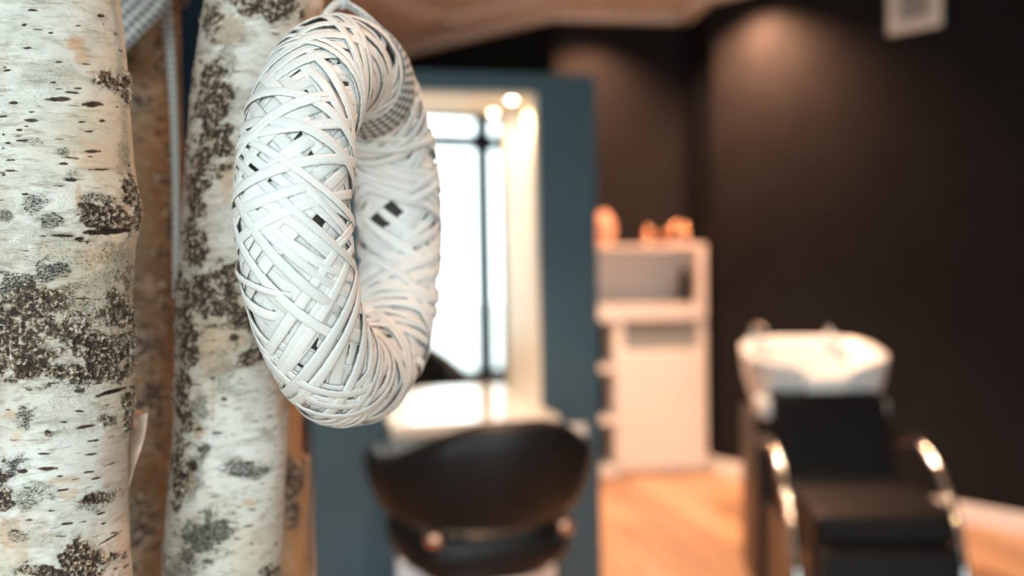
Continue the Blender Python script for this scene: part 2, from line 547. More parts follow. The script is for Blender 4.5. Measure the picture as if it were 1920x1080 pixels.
def birch_log(name, label, depth, axis_px, rad_px, marks, mat, fine_mm, seed, n_len=110, z_end=CEIL, xflip=1, crust_noise=.0, warm_side=None, relief_mm=2.6):
    """axis_px: [(y_px, x_px)] of the axis, at depth metres; marks: (kind, x, y, rx, ry, strength[, slope]) in photo pixels."""
    sc = depth / FPX
    ys = np.array([a[0] for a in axis_px], float); xs = np.array([a[1] for a in axis_px], float)
    P = [at_y(x, y, depth) for y, x in axis_px]
    pz = np.array([p.z for p in P])[::-1]; px = np.array([p.x for p in P])[::-1]
    zt = float(at_y(300, -110, depth).z); zb = float(at_y(300, 1190, depth).z)
    st = fine_mm / 1000
    zrows = np.concatenate([np.linspace(0, zb, 40, endpoint=False), np.arange(zb, min(zt, z_end), st), np.linspace(zt, z_end, 40) if z_end > zt else np.array([z_end])])
    base_x = float(np.interp(1.24, pz, px))
    R = rad_px * sc
    # direction from axis to camera
    face = math.atan2(-depth, -base_x)
    dense = np.arange(-1.95, 1.95, st / R); coarse = np.linspace(1.95, 2 * PI - 1.95, 36, endpoint=False)
    th = np.concatenate([dense, coarse]); n = len(th)
    Z, T = np.meshgrid(zrows, th, indexing='ij')
    # axis offset with linear continuation outside the table
    s_top = (px[-1] - px[-2]) / (pz[-1] - pz[-2]); s_bot = (px[1] - px[0]) / (pz[1] - pz[0])
    ax = np.interp(Z, pz, px)
    ax = np.where(Z > pz[-1], px[-1] + .25 * s_top * (Z - pz[-1]), ax); ax = np.where(Z < pz[0], px[0] + .25 * s_bot * (Z - pz[0]), ax)
    # pixel coordinates of the facing half (first guess, for placing marks)
    ca = np.cos(T + face); sa = np.sin(T + face)
    X0 = ax + R * ca; Y0 = depth + R * sa
    D = np.stack([X0, Y0, Z - CAM_H], -1)
    cf = np.array(c_f); cr_ = np.array(c_r); cu = np.array(c_u)
    dep = D @ cf
    U = 960 + FPX * (D @ cr_) / dep; V = 540 - FPX * (D @ cu) / dep
    vis = np.abs(T) < 1.75
    A_ = R * np.where(T > PI, T - 2 * PI, T)
    nx, ny, nz = R * ca * 1000 + seed * 31, R * sa * 1000 + seed * 57, Z * 1000     # millimetres
    warp = (fbm(nx / 9, ny / 9, nz / 6, 4) - .5)
    warp2 = (fbm(nx / 3.2 + 50, ny / 3.2, nz / 2.0, 3) - .5)
    at = {k: np.zeros_like(Z) for k in ('crust', 'lich', 'tan', 'lent')}
    tears = np.zeros_like(Z)
    for mk in marks:
        kind, mx_, my_, rx, ry, s_ = mk[:6]; sl = mk[6] if len(mk) > 6 else 0
        du = (U - mx_); dv = (V - my_) - sl * du
        q = np.sqrt((du / rx) ** 2 + (dv / ry) ** 2)
        if kind in ('lent', 'tear'):
            q = q + warp2 * .8
            val = s_ * (1 - sstep(.35, 1.05, q)) * vis
            if kind == 'tear': tears = np.maximum(tears, val)
            at['lent'] = np.maximum(at['lent'], val)
        else:
            val = s_ * (1 - sstep(.45, 1.25, q + warp * 1.9 + warp2 * .6)) * vis
            at[kind] = np.maximum(at[kind], val)
            if kind == 'crust':      # the crust frays out into grey specks
                at['lich'] = np.maximum(at['lich'], .62 * s_ * (1 - sstep(.6, 1.75, q + warp * 2.2 + warp2 * .8)) * vis)
    # random lenticels all over
    r_ = np.random.default_rng(seed)
    for k in range(n_len):
        z0 = r_.uniform(zb, min(zt, z_end)); a0 = r_.uniform(-1.8, 1.8) * R; ln_ = r_.uniform(.0012, .0065) * (1 if r_.random() < .85 else 1.9); hh = r_.uniform(.00035, .0011); sl = r_.normal(0, .06)
        m_ = (np.abs(Z - z0) < .004) & (np.abs(A_ - a0) < ln_ * 1.3)
        if not m_.any(): continue
        q = np.sqrt(((A_[m_] - a0) / ln_) ** 2 + ((Z[m_] - z0 - sl * (A_[m_] - a0)) / hh) ** 2) + warp2[m_] * .9
        at['lent'][m_] = np.maximum(at['lent'][m_], r_.uniform(.45, .95) * (1 - sstep(.3, 1.1, q)))
    # generic patches where the photo shows nothing (back and beyond the frame)
    gen = sstep(.60, .72, fbm(nx / 60 + 9, ny / 60, nz / 45, 4))
    outside = 1 - (vis & (V > -90) & (V < 1170)) * 1.0
    at['crust'] = np.maximum(at['crust'], gen * outside * .9)
    at['lich'] = np.maximum(at['lich'], sstep(.55, .75, fbm(nx / 40, ny / 40 + 7, nz / 30, 4)) * (.18 + .5 * outside))
    if warm_side is not None: at['tan'] = np.maximum(at['tan'], warm_side(U, V) * vis)  # warm light on the trunk's right side, painted as a tan tone
    if crust_noise: at['crust'] = np.maximum(at['crust'], crust_noise * sstep(.5, .7, fbm(nx / 22, ny / 22, nz / 15, 4)))
    relief = fbm(nx / 1.9, ny / 1.9, nz / 2.3, 4, .65)
    relief = np.clip((relief - .5) * 2.4 + .5, 0, 1)
    rid = 1 - np.abs(fbm(nx / 4.5 + 3, ny / 4.5, nz / 7, 3) - .5) * 5
    disp = (fbm(nx / 75, ny / 75, nz / 110, 3) - .5) * .007
    disp += (fbm(nx / 14, ny / 14, nz / 7, 3) - .5) * .0012
    crm = np.clip(at['crust'], 0, 1)
    disp += crm * (relief * relief_mm * .001 + np.clip(rid, 0, 1) * .0006 - .0006)
    disp += np.clip(at['lich'], 0, 1) * (relief - .5) * .0008
    disp += np.clip(at['lent'], 0, 1) * -.0005 - tears * .0030
    RR = R + disp
    X = ax + RR * ca; Y = depth + RR * sa
    rows, cols = Z.shape
    co = np.stack([X - base_x, Y - depth, Z], -1).reshape(-1, 3)
    idx = np.arange(rows * cols).reshape(rows, cols)
    nxt = np.roll(idx, -1, 1)
    quads = np.stack([idx[:-1], nxt[:-1], nxt[1:], idx[1:]], -1).reshape(-1, 4)
    # end caps: fans
    cb = rows * cols; ct = cb + 1
    co = np.vstack([co, [[float(ax[0, 0]) - base_x, 0, 0]], [[float(ax[-1, 0]) - base_x, 0, z_end]]])
    tb = np.stack([np.full(cols, cb), np.roll(idx[0], -1), idx[0]], -1); tt = np.stack([np.full(cols, ct), idx[-1], np.roll(idx[-1], -1)], -1)
    me = bpy.data.meshes.new(name)
    me.vertices.add(len(co)); me.vertices.foreach_set('co', co.astype(np.float32).ravel())
    nq, ntri = len(quads), 2 * cols
    me.loops.add(nq * 4 + ntri * 3)
    me.loops.foreach_set('vertex_index', np.concatenate([quads.ravel(), tb.ravel(), tt.ravel()]).astype(np.int32))
    me.polygons.add(nq + ntri)
    ls = np.concatenate([np.arange(nq) * 4, nq * 4 + np.arange(ntri) * 3]).astype(np.int32)
    me.polygons.foreach_set('loop_start', ls)
    me.polygons.foreach_set('use_smooth', np.concatenate([np.ones(nq, bool), np.zeros(ntri, bool)]))
    me.update(calc_edges=True); me.validate()
    at['relief'] = relief
    for k, v in at.items():
        a = me.attributes.new(k, 'FLOAT', 'POINT')
        a.data.foreach_set('value', np.concatenate([v.ravel(), [0, 0]]).astype(np.float32))
    root = tag(empty(name, (base_x, depth, 0)), label, 'log', 'birch trunks of the divider')
    bark = link('bark', me, mat, root)
    return root


M['birch'] = birch_mat('birch bark')
M['birch_shaded'] = birch_mat('shaded tan birch bark', white=(.205, .118, .06), cream=(.115, .062, .028), tan=(.30, .14, .055), brown=(.08, .04, .02), grey=(.17, .10, .05))  # tan bark, with the shade behind the pale trunks put into its colour

M['birch_lit'] = birch_mat('orange lit birch bark', white=(.44, .25, .13), cream=(.34, .16, .07), tan=(.50, .22, .09), brown=(.10, .045, .022), grey=(.30, .16, .08))  # warm light on the rear trunks put into the bark colour

A_marks = [
    ('crust', 105, 610, 105, 48, .66), ('crust', 130, 700, 105, 30, .72), ('crust', 30, 640, 50, 60, .8), ('crust', 190, 700, 50, 24, .85), ('crust', 75, 552, 60, 22, .7), ('crust', 225, 520, 22, 30, .55),
    ('lich', 120, 480, 130, 55, .52), ('lich', 130, 600, 130, 110, .62), ('lich', 60, 30, 70, 40, .25), ('lich', 190, 60, 40, 50, .28), ('lich', 150, 240, 90, 30, .22), ('lich', 60, 330, 60, 20, .3), ('lich', 120, 780, 110, 40, .30), ('lich', 90, 1000, 90, 40, .42),
    ('tan', 205, 130, 40, 60, .3), ('tan', 215, 860, 36, 110, .5), ('tan', 90, 470, 60, 20, .3), ('tan', 60, 990, 60, 40, .35),  # tan along the right side paints in warm light
    ('crust', 214, 152, 34, 20, 1), ('crust', 234, 184, 10, 16, 1), ('crust', 205, 408, 68, 30, .9), ('crust', 236, 362, 18, 34, .9), ('crust', 250, 400, 16, 30, 1),
    ('crust', 60, 575, 75, 45, .72), ('crust', 55, 688, 78, 34, 1.0), ('crust', 175, 655, 75, 55, .85), ('crust', 215, 590, 34, 60, .62), ('crust', 238, 650, 14, 80, 1),
    ('crust', 240, 765, 14, 42, 1), ('crust', 205, 790, 22, 16, .6), ('crust', 188, 932, 36, 14, .95, -.25), ('crust', 150, 1052, 62, 36, 1), ('crust', 85, 1070, 60, 18, .9),
    ('crust', 8, 932, 21, 36, 1.1), ('crust', 120, 620, 70, 50, .6), ('crust', 10, 620, 30, 50, .8), ('crust', 215, 1045, 22, 16, .7), ('crust', 88, 812, 9, 9, .9),
    ('lich', 62, 385, 34, 26, .75), ('lich', 100, 408, 34, 24, .8), ('lich', 85, 440, 50, 20, .45), ('lich', 100, 505, 50, 34, .85), ('lich', 40, 560, 60, 60, .9), ('lich', 180, 545, 70, 60, .55),
    ('lich', 120, 560, 60, 50, .7), ('lich', 215, 500, 40, 60, .55), ('lich', 12, 405, 16, 12, .8), ('lich', 60, 265, 26, 10, .62), ('lich', 118, 283, 16, 12, .7), ('lich', 140, 326, 28, 14, .6),
    ('lich', 185, 372, 40, 14, .75), ('lich', 225, 300, 14, 40, .6), ('lich', 45, 780, 24, 30, .85), ('lich', 30, 870, 40, 26, .9), ('lich', 55, 930, 44, 32, .7), ('lich', 60, 78, 60, 24, .35),
    ('lich', 100, 700, 90, 30, .6), ('lich', 145, 805, 50, 14, .4), ('lich', 40, 1005, 30, 14, .7), ('lich', 165, 950, 40, 16, .7), ('lich', 55, 150, 40, 14, .4), ('lich', 210, 470, 40, 26, .6),
    ('tan', 138, 82, 26, 20, .95), ('tan', 152, 108, 16, 18, .8), ('tan', 178, 300, 44, 40, .55), ('tan', 139, 290, 6, 17, .8), ('tan', 147, 360, 6, 40, .75), ('tan', 170, 485, 40, 26, .5), ('tan', 150, 575, 7, 40, .6),
    ('tan', 128, 900, 36, 12, .55), ('tan', 130, 926, 16, 14, .6), ('tan', 20, 776, 15, 12, .8), ('tan', 22, 1010, 34, 50, .7), ('tan', 212, 620, 8, 60, .6), ('tan', 30, 820, 20, 18, .5), ('tan', 205, 1045, 22, 14, .8),
    ('lent', 105, 186, 30, 6, 1), ('lent', 172, 196, 24, 7, 1), ('lent', 58, 226, 20, 4, .9), ('lent', 25, 193, 12, 4, .9), ('lent', 135, 338, 16, 5, 1), ('lent', 172, 284, 19, 4, 1), ('lent', 185, 318, 26, 2.5, .9),
    ('lent', 14, 268, 9, 3, .9), ('lent', 18, 300, 13, 2.5, .9), ('lent', 36, 244, 9, 3, .9), ('lent', 5, 252, 6, 3, .9), ('lent', 100, 155, 11, 2.5, .9), ('lent', 45, 47, 9, 4, .9), ('lent', 186, 30, 11, 5, .9),
    ('lent', 145, 49, 9, 2.5, .9), ('lent', 50, 90, 12, 2.5, .9), ('lent', 95, 62, 8, 2.5, .8), ('lent', 110, 116, 12, 2.5, .9), ('lent', 166, 247, 11, 2, .9), ('lent', 152, 229, 11, 2, .9), ('lent', 188, 227, 8, 3, .9),
    ('lent', 20, 320, 16, 2.5, .9), ('lent', 120, 307, 12, 2.5, .9), ('lent', 47, 364, 8, 3, .9), ('lent', 60, 210, 10, 2, .6), ('lent', 145, 166, 14, 2.5, .8), ('lent', 110, 167, 10, 2.5, .7),
    ('lent', 162, 800, 22, 3.5, 1, -.18), ('lent', 88, 879, 26, 4.5, 1, -.05), ('lent', 42, 884, 14, 5, 1), ('lent', 172, 852, 15, 2.5, .9, -.1), ('lent', 84, 851, 18, 2.5, .9), ('lent', 180, 897, 12, 2.5, .9, -.25),
    ('lent', 113, 893, 11, 2.5, .9, -.1), ('lent', 118, 919, 15, 2.5, .9, -.1), ('lent', 168, 885, 12, 2.5, .9, -.15), ('lent', 126, 982, 17, 3, 1, -.1), ('lent', 190, 963, 13, 2.5, .9, -.3), ('lent', 95, 958, 12, 2, .9),
    ('lent', 148, 771, 12, 3, .9), ('lent', 120, 791, 11, 2, .9), ('lent', 175, 826, 16, 2.5, .9, -.1), ('lent', 195, 982, 8, 2.5, .9, -.3), ('lent', 237, 1062, 8, 2.5, .9, -.7), ('lent', 218, 1066, 6, 2, .9, -.6),
    ('tear', 205, 434, 56, 7, 1.2, -.05), ('tear', 120, 442, 34, 3.5, 1, .02), ('tear', 212, 734, 40, 5, 1.1, -.30), ('tear', 213, 1008, 27, 3, 1.1, -.62), ('tear', 150, 448, 16, 4, 1),
    ('lent', 52, 690, 32, 12, .8),
]
birch_log('birch_trunk', 'thick white birch trunk with charred black patch and horizontal lenticels, beside the gingham ribbon', .678,
          [(-120, 66), (0, 74), (100, 83), (200, 89), (300, 96), (350, 104), (400, 110), (450, 106), (520, 97), (640, 96), (740, 101), (850, 95), (950, 96), (1080, 101), (1200, 104)], 138,
          A_marks, M['birch'], .62, 3, 230, warm_side=lambda U, V: .42 * sstep(185, 245, U) + .10 * sstep(60, 200, U))

B_marks = [
    ('crust', 400, 190, 34, 80, .95), ('crust', 385, 300, 30, 60, .95), ('crust', 412, 270, 30, 60, .85), ('crust', 500, 12, 80, 26, .9), ('crust', 395, 40, 24, 40, .6), ('crust', 372, 360, 22, 60, .8),
    ('crust', 365, 470, 26, 70, .7), ('crust', 390, 545, 62, 56, .95), ('crust', 350, 620, 24, 80, .95), ('crust', 455, 600, 36, 40, .75), ('crust', 470, 665, 34, 22, .85), ('crust', 345, 740, 20, 90, .9), ('crust', 335, 880, 18, 90, .75),
    ('crust', 435, 510, 30, 16, .9), ('crust', 505, 1072, 20, 14, .9), ('crust', 480, 560, 30, 50, .55),
    ('lich', 460, 880, 48, 20, .85), ('lich', 385, 1005, 50, 62, .9), ('lich', 385, 845, 14, 14, .9), ('lich', 495, 812, 16, 12, .6), ('lich', 370, 770, 30, 50, .7), ('lich', 350, 1060, 50, 40, .7), ('lich', 425, 120, 22, 60, .6), ('lich', 420, 700, 30, 60, .6),
    ('lich', 365, 900, 22, 60, .7), ('lich', 440, 60, 40, 30, .5), ('lich', 480, 620, 30, 60, .6),
    ('tan', 430, 50, 40, 30, .5), ('tan', 425, 330, 20, 40, .7), ('tan', 400, 655, 30, 60, .6), ('tan', 372, 805, 10, 18, .8), ('tan', 358, 905, 8, 30, .8), ('tan', 530, 720, 18, 70, .8), ('tan', 466, 942, 10, 8, .7), ('tan', 400, 745, 5, 50, .5),
    ('tan', 585, 30, 14, 40, .8), ('tan', 535, 830, 12, 60, .5), ('tan', 440, 630, 30, 40, .6), ('tan', 590, 60, 12, 60, .6),
    ('lent', 362, 874, 14, 13, 1.1), ('lent', 420, 748, 9, 5, 1), ('lent', 405, 812, 14, 3, .9), ('lent', 372, 805, 9, 5, .8), ('lent', 440, 632, 12, 9, 1), ('lent', 465, 868, 7, 5, .9), ('lent', 470, 955, 14, 2.5, .7), ('lent', 440, 980, 12, 2.5, .6),
    ('lent', 480, 790, 14, 2.5, .6), ('lent', 445, 1010, 14, 2.5, .6), ('lent', 390, 965, 12, 2.5, .5),
]
birch_log('birch_trunk', 'slender pale birch trunk with grey crusty left edge, leaning behind the white wreath', .80,
          [(-120, 506), (0, 497), (100, 482), (200, 470), (300, 464), (400, 456), (500, 446), (600, 441), (700, 437), (800, 432), (900, 428), (1000, 422), (1080, 417), (1200, 409)], 107,
          B_marks, M['birch'], .85, 11, 170, warm_side=lambda U, V: .30 * sstep(470, 560, U))

C_marks = [('crust', 306, 95, 24, 60, .8), ('crust', 320, 420, 12, 60, .9), ('crust', 290, 760, 30, 60, .7), ('crust', 270, 980, 40, 50, .8), ('crust', 305, 560, 14, 60, .6), ('lent', 265, 195, 12, 4, 1), ('lent', 262, 262, 12, 4, .9), ('lent', 296, 250, 12, 6, .9),
           ('lent', 270, 160, 10, 4, .9), ('lent', 275, 610, 14, 6, .9), ('lent', 262, 640, 10, 5, .9), ('lent', 300, 225, 10, 4, .9), ('tan', 280, 300, 50, 90, .5), ('lich', 260, 60, 30, 30, .8)]
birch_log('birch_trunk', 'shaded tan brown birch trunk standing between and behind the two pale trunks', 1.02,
          [(-120, 262), (0, 264), (300, 266), (600, 260), (800, 250), (1080, 238), (1200, 232)], 73, C_marks, M['birch_shaded'], 1.5, 23, 60, crust_noise=.8, relief_mm=1.0)
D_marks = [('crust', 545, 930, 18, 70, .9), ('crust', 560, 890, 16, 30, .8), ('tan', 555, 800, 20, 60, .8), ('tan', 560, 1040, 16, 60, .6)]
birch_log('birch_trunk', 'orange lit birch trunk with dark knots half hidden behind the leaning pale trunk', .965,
          [(-120, 520), (0, 516), (300, 512), (600, 510), (760, 508), (840, 511), (870, 518), (950, 516), (1080, 514), (1200, 514)], 57, D_marks, M['birch_lit'], 1.5, 31, 60, crust_noise=.3)
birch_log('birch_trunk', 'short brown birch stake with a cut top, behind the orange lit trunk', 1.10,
          [(855, 548), (1000, 548), (1080, 549), (1200, 550)], 36, [], M['birch_lit'], 2.5, 37, 30, crust_noise=.4, z_end=float(at_y(570, 858, 1.10).z))

# curl of bark peeling off the thick trunk
root = tag(empty('bark_peel', at_y(258, 850, .70)), 'curled pale strip of birch bark peeling beside the thick trunk', 'bark')
o_ = root.location
rows = []
for i in range(22):
    f_ = i / 21; y_ = 772 + f_ * 140; row = []
    for k in range(9):
        a = k / 8; xx = 236 + a * (42 - 30 * f_) + 4 * math.sin(f_ * 5)
        dp = .700 + .006 * math.cos(a * PI) + .004 * math.sin(f_ * 9)
        row.append(at_y(xx, y_ + 6 * math.sin(a * 3) * (1 - f_), dp) - o_)
    rows.append(row)
mb = MB(); mb.loops(rows, closed_ring=False, cap=False)
p_ = part('flake', mb, paint('inner bark', (.60, .44, .34), .6, .2, 90), root, True)
s_ = p_.modifiers.new('thick', 'SOLIDIFY'); s_.thickness = .0012
kn = at_y(254, 785, .706) - o_
rng2 = random.Random(4)
mb = MB().lathe([(.001, .0065), (.0045, .0055), (.0068, .002), (.0070, -.002), (.0052, -.006), (.001, -.0075)], 14, kn)
part('twig_stub', mb, paint('pink twig wood', (.50, .25, .16), .6, .25, 200), root, True)

# ================================================================== WREATH
WR, wr_ = .1115, .0332
WC = Vector((-.1132, .723, 1.2635))
tv = Vector((.183, .983, 0)).normalized(); nv = Vector((tv.y, -tv.x, 0)); zv = Vector((0, 0, 1))
# local frame: x = toward the far limb, y = up, z = ring axis (faces the viewer's right)
WM = Matrix((tv, zv, tv.cross(zv))).transposed().to_4x4(); WM.translation = WC
wreath = tag(bpy.data.objects.new('wreath', None), 'white painted wreath wound from flat wood splints, hanging from a ribbon', 'wreath'); COL.objects.link(wreath)
wreath.empty_display_size = .05; wreath.matrix_world = WM


def tor(u, v, r):
    cu_, su = math.cos(u), math.sin(u); k = WR + r * math.cos(v)
    return Vector((k * cu_, k * su, r * math.sin(v)))


def tnorm(u, v): return Vector((math.cos(v) * math.cos(u), math.cos(v) * math.sin(u), math.sin(v)))


mb = MB(); mb.loops([[tor(2 * PI * i / 72, 2 * PI * j / 28, wr_ - .0016) for j in range(28)] for i in range(72)], closed_path=True)
part('core', mb, paint('shadow dark straw core', (.05, .046, .042), .9, .4, 120), wreath, True)  # shadow in the gaps between splints is put into the core colour

t = NT('white painted splint')
oi = t.n.new('ShaderNodeObjectInfo')
n1 = t.noise(160, detail=5, rough=.7); n2 = t.noise(900, t.obj((1, 1, 1)), 3)
c0 = t.ramp(oi.outputs['Random'], [(0, (.78, .78, .78)), (.6, (.86, .86, .855)), (1, (.90, .895, .885))])
c1 = t.mix(t.ramp(n1, [(.70, 0), (.76, .7)]), c0, (.40, .33, .27))
ac = t.math('ADD', t.attr('across'), t.math('MULTIPLY', t.math('SUBTRACT', t.noise(260, detail=4, rough=.7), .5), .55))
c1 = t.mix(t.ramp(ac, [(.83, 0), (.96, .85)]), c1, (.20, .17, .145))   # raw edge, darkened to paint in the shadow lines between strips
ck = t.noise(140, t.obj((1, 1, 1)), 2, .5, 2.5)
c1 = t.mix(t.ramp(t.math('ABSOLUTE', t.math('SUBTRACT', ck, .5)), [(.0, .55), (.006, 0)]), c1, (.30, .27, .24))   # hairline cracks in the paint
t.col(c1).set(Roughness=.5, Specular_IOR_Level=.35); t.bump(t.math('ADD', n1, t.math('MULTIPLY', n2, .4)), .3, .0008)
M['splint'] = t.m


def splint(width, alpha, hand, turns, off, seed, wob=.0004):
    r_ = random.Random(seed); n = int(40 * turns) + 8; v0 = r_.uniform(0, 2 * PI); pitch = hand * wr_ * math.tan(alpha) / WR
    ph = r_.uniform(0, 6); bend = r_.uniform(-.10, .10); th_ = .0007
    pts = []; nr = []
    for i in range(n + 1):
        s_ = i / n; v = v0 + 2 * PI * turns * s_; u = pitch * 2 * PI * turns * (s_ - .5) + bend * math.sin(s_ * PI * 2 + ph)
        e = min(s_, 1 - s_); o = off + wob * math.sin(s_ * 11 + ph) - (.0030 + off) * (1 - min(1, e / .08)) ** 2
        pts.append(tor(u, v, wr_ + o)); nr.append(tnorm(u, v))
    rings = []
    for i in range(n + 1):
        tg = (pts[min(i + 1, n)] - pts[max(i - 1, 0)]).normalized(); N = (nr[i] - tg * nr[i].dot(tg)).normalized(); b = tg.cross(N)
        tw = .05 * math.sin(i * .21 + ph * 2); N2 = N * math.cos(tw) + b * math.sin(tw); b2 = b * math.cos(tw) - N * math.sin(tw)
        wd = width * (.5 + .03 * math.sin(i * .5 + ph))
        # the flat strip hugs the tube: its edges drop by the tube's curvature along the width
        drop = .5 * (wd ** 2) / .05 * abs(b2.dot(N.cross(Vector((0, 0, 1)))) if True else 1)
        ring = []
        for x, hgt in ((-1, -.0001), (-.93, .0004), (-.4, .0006), (.4, .0006), (.93, .0004), (1, -.0001), (.95, -th_), (-.95, -th_)):
            ring.append(pts[i] + b2 * (x * wd) + N2 * (hgt - drop * x * x))
        rings.append(ring)
    me = MB().loops(rings).mesh('splint', True); me.materials.append(M['splint'])
    at_ = me.attributes.new('across', 'FLOAT', 'POINT'); pr_ = [1.0, .80, .0, .0, .80, 1.0, 1.0, 1.0]
    at_.data.foreach_set('value', [pr_[q % 8] for q in range(len(me.vertices))])
    return me


idx = 0
NV = 48
for k in range(NV):
    hand = 1 if k % 2 else -1
    if k < 16: al = random.uniform(.70, .95); layer = random.uniform(-.0020, -.0006); wd = random.uniform(.0070, .0095); tn_ = random.uniform(1.0, 1.35)
    elif k < 38: al = random.uniform(.55, .80); layer = random.uniform(-.0002, .0022); wd = random.uniform(.0055, .0085); tn_ = random.uniform(.85, 1.4)
    else: al = random.uniform(.15, .42); layer = random.uniform(.0012, .0032); wd = random.uniform(.0040, .0075); tn_ = random.uniform(.8, 1.2)
    me = splint(wd, al, hand, tn_, layer, 100 + k)
    copies = 7 if k < 16 else 6 if k < 38 else 5
    base = random.uniform(0, 2 * PI)
    for c in range(copies):
        # bundles: copies come in close pairs, side by side
        if k < 16: a = base + c * 2 * PI / copies + random.uniform(-.15, .15)
        else: a = base + (c // 2) * (2 * PI / (copies / 2)) + (c % 2) * (wd / math.cos(al) / WR * random.uniform(1.0, 1.15)) + (random.uniform(-.1, .1) if c % 2 == 0 else 0)
        o = link('splint', me, None, wreath); o.rotation_euler = (0, 0, a); idx += 1

# gingham ribbon material from UV in metres
t = NT('gingham ribbon')
uv = t.n.new('ShaderNodeUVMap'); uv.uv_map = 'UVMap'
sx = t.n.new('ShaderNodeSeparateXYZ'); t.link(uv.outputs[0], sx.inputs[0])


def stripe(sock):
    f_ = t.math('FRACT', t.math('DIVIDE', sock, .0062)); return t.math('GREATER_THAN', f_, .5)


sm = t.math('MULTIPLY', t.math('ADD', stripe(sx.outputs[0]), stripe(sx.outputs[1])), .5)
gc = t.ramp(sm, [(0, (.80, .78, .74)), (.5, (.36, .37, .37)), (1, (.10, .115, .13))])
t.col(t.mix(t.math('MULTIPLY', t.noise(900), .25), gc, (.3, .3, .3))).set(Roughness=.85)
M['gingham'] = t.m


def ribbon_mesh(name, path, wdir, width):
    """path: points; wdir: width direction per point."""
    n = len(path); k = 7; vs_ = []; uvs = []; L = 0
    for i in range(n):
        if i: L += (path[i] - path[i - 1]).length
        wv = wdir[i] if isinstance(wdir, list) else wdir
        wd = width[i] if isinstance(width, list) else width
        tg = (path[min(i + 1, n - 1)] - path[max(i - 1, 0)]).normalized()
        wv = (wv - tg * wv.dot(tg)).normalized()
        for j in range(k):
            f_ = j / (k - 1) - .5
            vs_.append(path[i] + wv * (f_ * wd)); uvs.append((f_ * .026, L))
    fs = [(i * k + j, i * k + j + 1, (i + 1) * k + j + 1, (i + 1) * k + j) for i in range(n - 1) for j in range(k - 1)]
    me = bpy.data.meshes.new(name); me.from_pydata([tuple(p) for p in vs_], [], fs); me.update()
    ul = me.uv_layers.new(name='UVMap')
    for lp in me.loops: ul.data[lp.index].uv = uvs[lp.vertex_index]
    me.polygons.foreach_set('use_smooth', [True] * len(me.polygons))
    return me


def ribbon(name, path, wdir, width, parent):
    o = link(name, ribbon_mesh(name, path, wdir, width), M['gingham'], parent)
    s_ = o.modifiers.new('thick', 'SOLIDIFY'); s_.thickness = .0006; s_.offset = 0
    return o


knot = at_y(641, -2, .735)
rib = tag(empty('hanging_ribbon', knot), 'grey and white gingham ribbon looped through the white wreath', 'ribbon')
TW = lambda u, v, r: WM @ tor(u, v, r) - knot
rr = wr_ + .0036
path = []; wdr = []; wid = []
U0_, V0_ = 1.52, .70
for i in range(12):                                   # straight run from the knot to the tube
    f_ = i / 12; p = Vector((0, 0, 0)).lerp(TW(U0_, V0_, rr), f_); path.append(p)
    wdr.append(WM.to_3x3() @ Vector((-math.sin(U0_), math.cos(U0_), .0))); wid.append(.006 + .008 * f_)
for i in range(60):
    f_ = i / 59; v = V0_ + f_ * (PI + 1.7); u = U0_ - .32 * math.sin(min(1, f_ * 1.7) * PI / 2) + .55 * max(0, f_ - .5)
    path.append(TW(u, v, rr)); wdr.append(WM.to_3x3() @ Vector((-math.sin(u), math.cos(u), 0))); wid.append(.014 + .011 * min(1, f_ * 4))
pe = path[-1]
for i in range(1, 12):
    f_ = i / 11; path.append(pe.lerp(Vector((-.004, 0, -.002)), f_)); wdr.append(wdr[-1]); wid.append(.026 - .018 * f_)
ribbon('loop', path, wdr, wid, rib)
mb = MB().lathe([(.001, .010), (.0045, .008), (.0062, .003), (.0058, -.003), (.0030, -.007), (.001, -.008)], 12)
white_cord = paint('white grey cord', (.62, .63, .63), .8, .15, 200)
part('knot', mb, white_cord, rib, True)
for uu, vv in ((1.36, .45), (1.66, -.5)):
    e_ = TW(uu, vv, wr_ + .0030)
    part('strand', MB().tube(smooth_path([(0, 0, -.002), e_ * .5 + Vector((0, 0, .002)), e_], 6), [.0030] * 13, 8), white_cord, rib, True)
top = CEIL - knot.z - .03
part('cord', MB().tube(smooth_path([(0, 0, .004), (.001, 0, .05), (0, .001, top * .5), (0, 0, top)], 6), .0032, 8), white_cord, rib, True)
part('hook', MB().tube(smooth_path([(0, 0, top - .004), (.006, 0, top - .001), (.008, 0, top + .008), (.001, 0, top + .016), (0, 0, top + .031)], 6), .0018, 8), M['chrome'], rib, True)

# ribbon tied on the shaded trunk
kc = at_y(306, -70, .935)
rc = tag(empty('tied_ribbon', kc), 'grey and white gingham ribbon tied around the shaded brown trunk', 'ribbon')
P_ = lambda x, y, d: at_y(x, y, d) - kc
pth = smooth_path([(0, 0, 0), P_(276, -8, .925), P_(238, 32, .915), P_(200, 72, .925), P_(165, 108, .95)], 8)
ribbon('tail', pth, Vector((.66, .05, -.75)), .040, rc)
pth = smooth_path([(0, 0, 0), P_(311, 20, .94), P_(314, 50, .945), P_(320, 110, .95), P_(326, 220, .955), P_(330, 380, .955), P_(330, 560, .955)], 8)
ribbon('tail', pth, [Vector((.85 - .15 * i / len(pth), -.5, .05)) for i in range(len(pth))], [.0175 - .010 * i / len(pth) for i in range(len(pth))], rc)
cx_ = at_y(264, -70, 1.02)
ringp = [Vector((cx_.x + .0455 * math.cos(a), 1.02 + .0455 * math.sin(a), kc.z)) - kc for a in np.linspace(0, 2 * PI, 40)]
ribbon('band', ringp, Vector((0, 0, 1)), .024, rc)
part('knot', MB().lathe([(.001, .012), (.010, .009), (.013, 0), (.010, -.009), (.001, -.012)], 14), paint('grey ribbon knot', (.34, .36, .37), .85, .3, 200), rc, True)

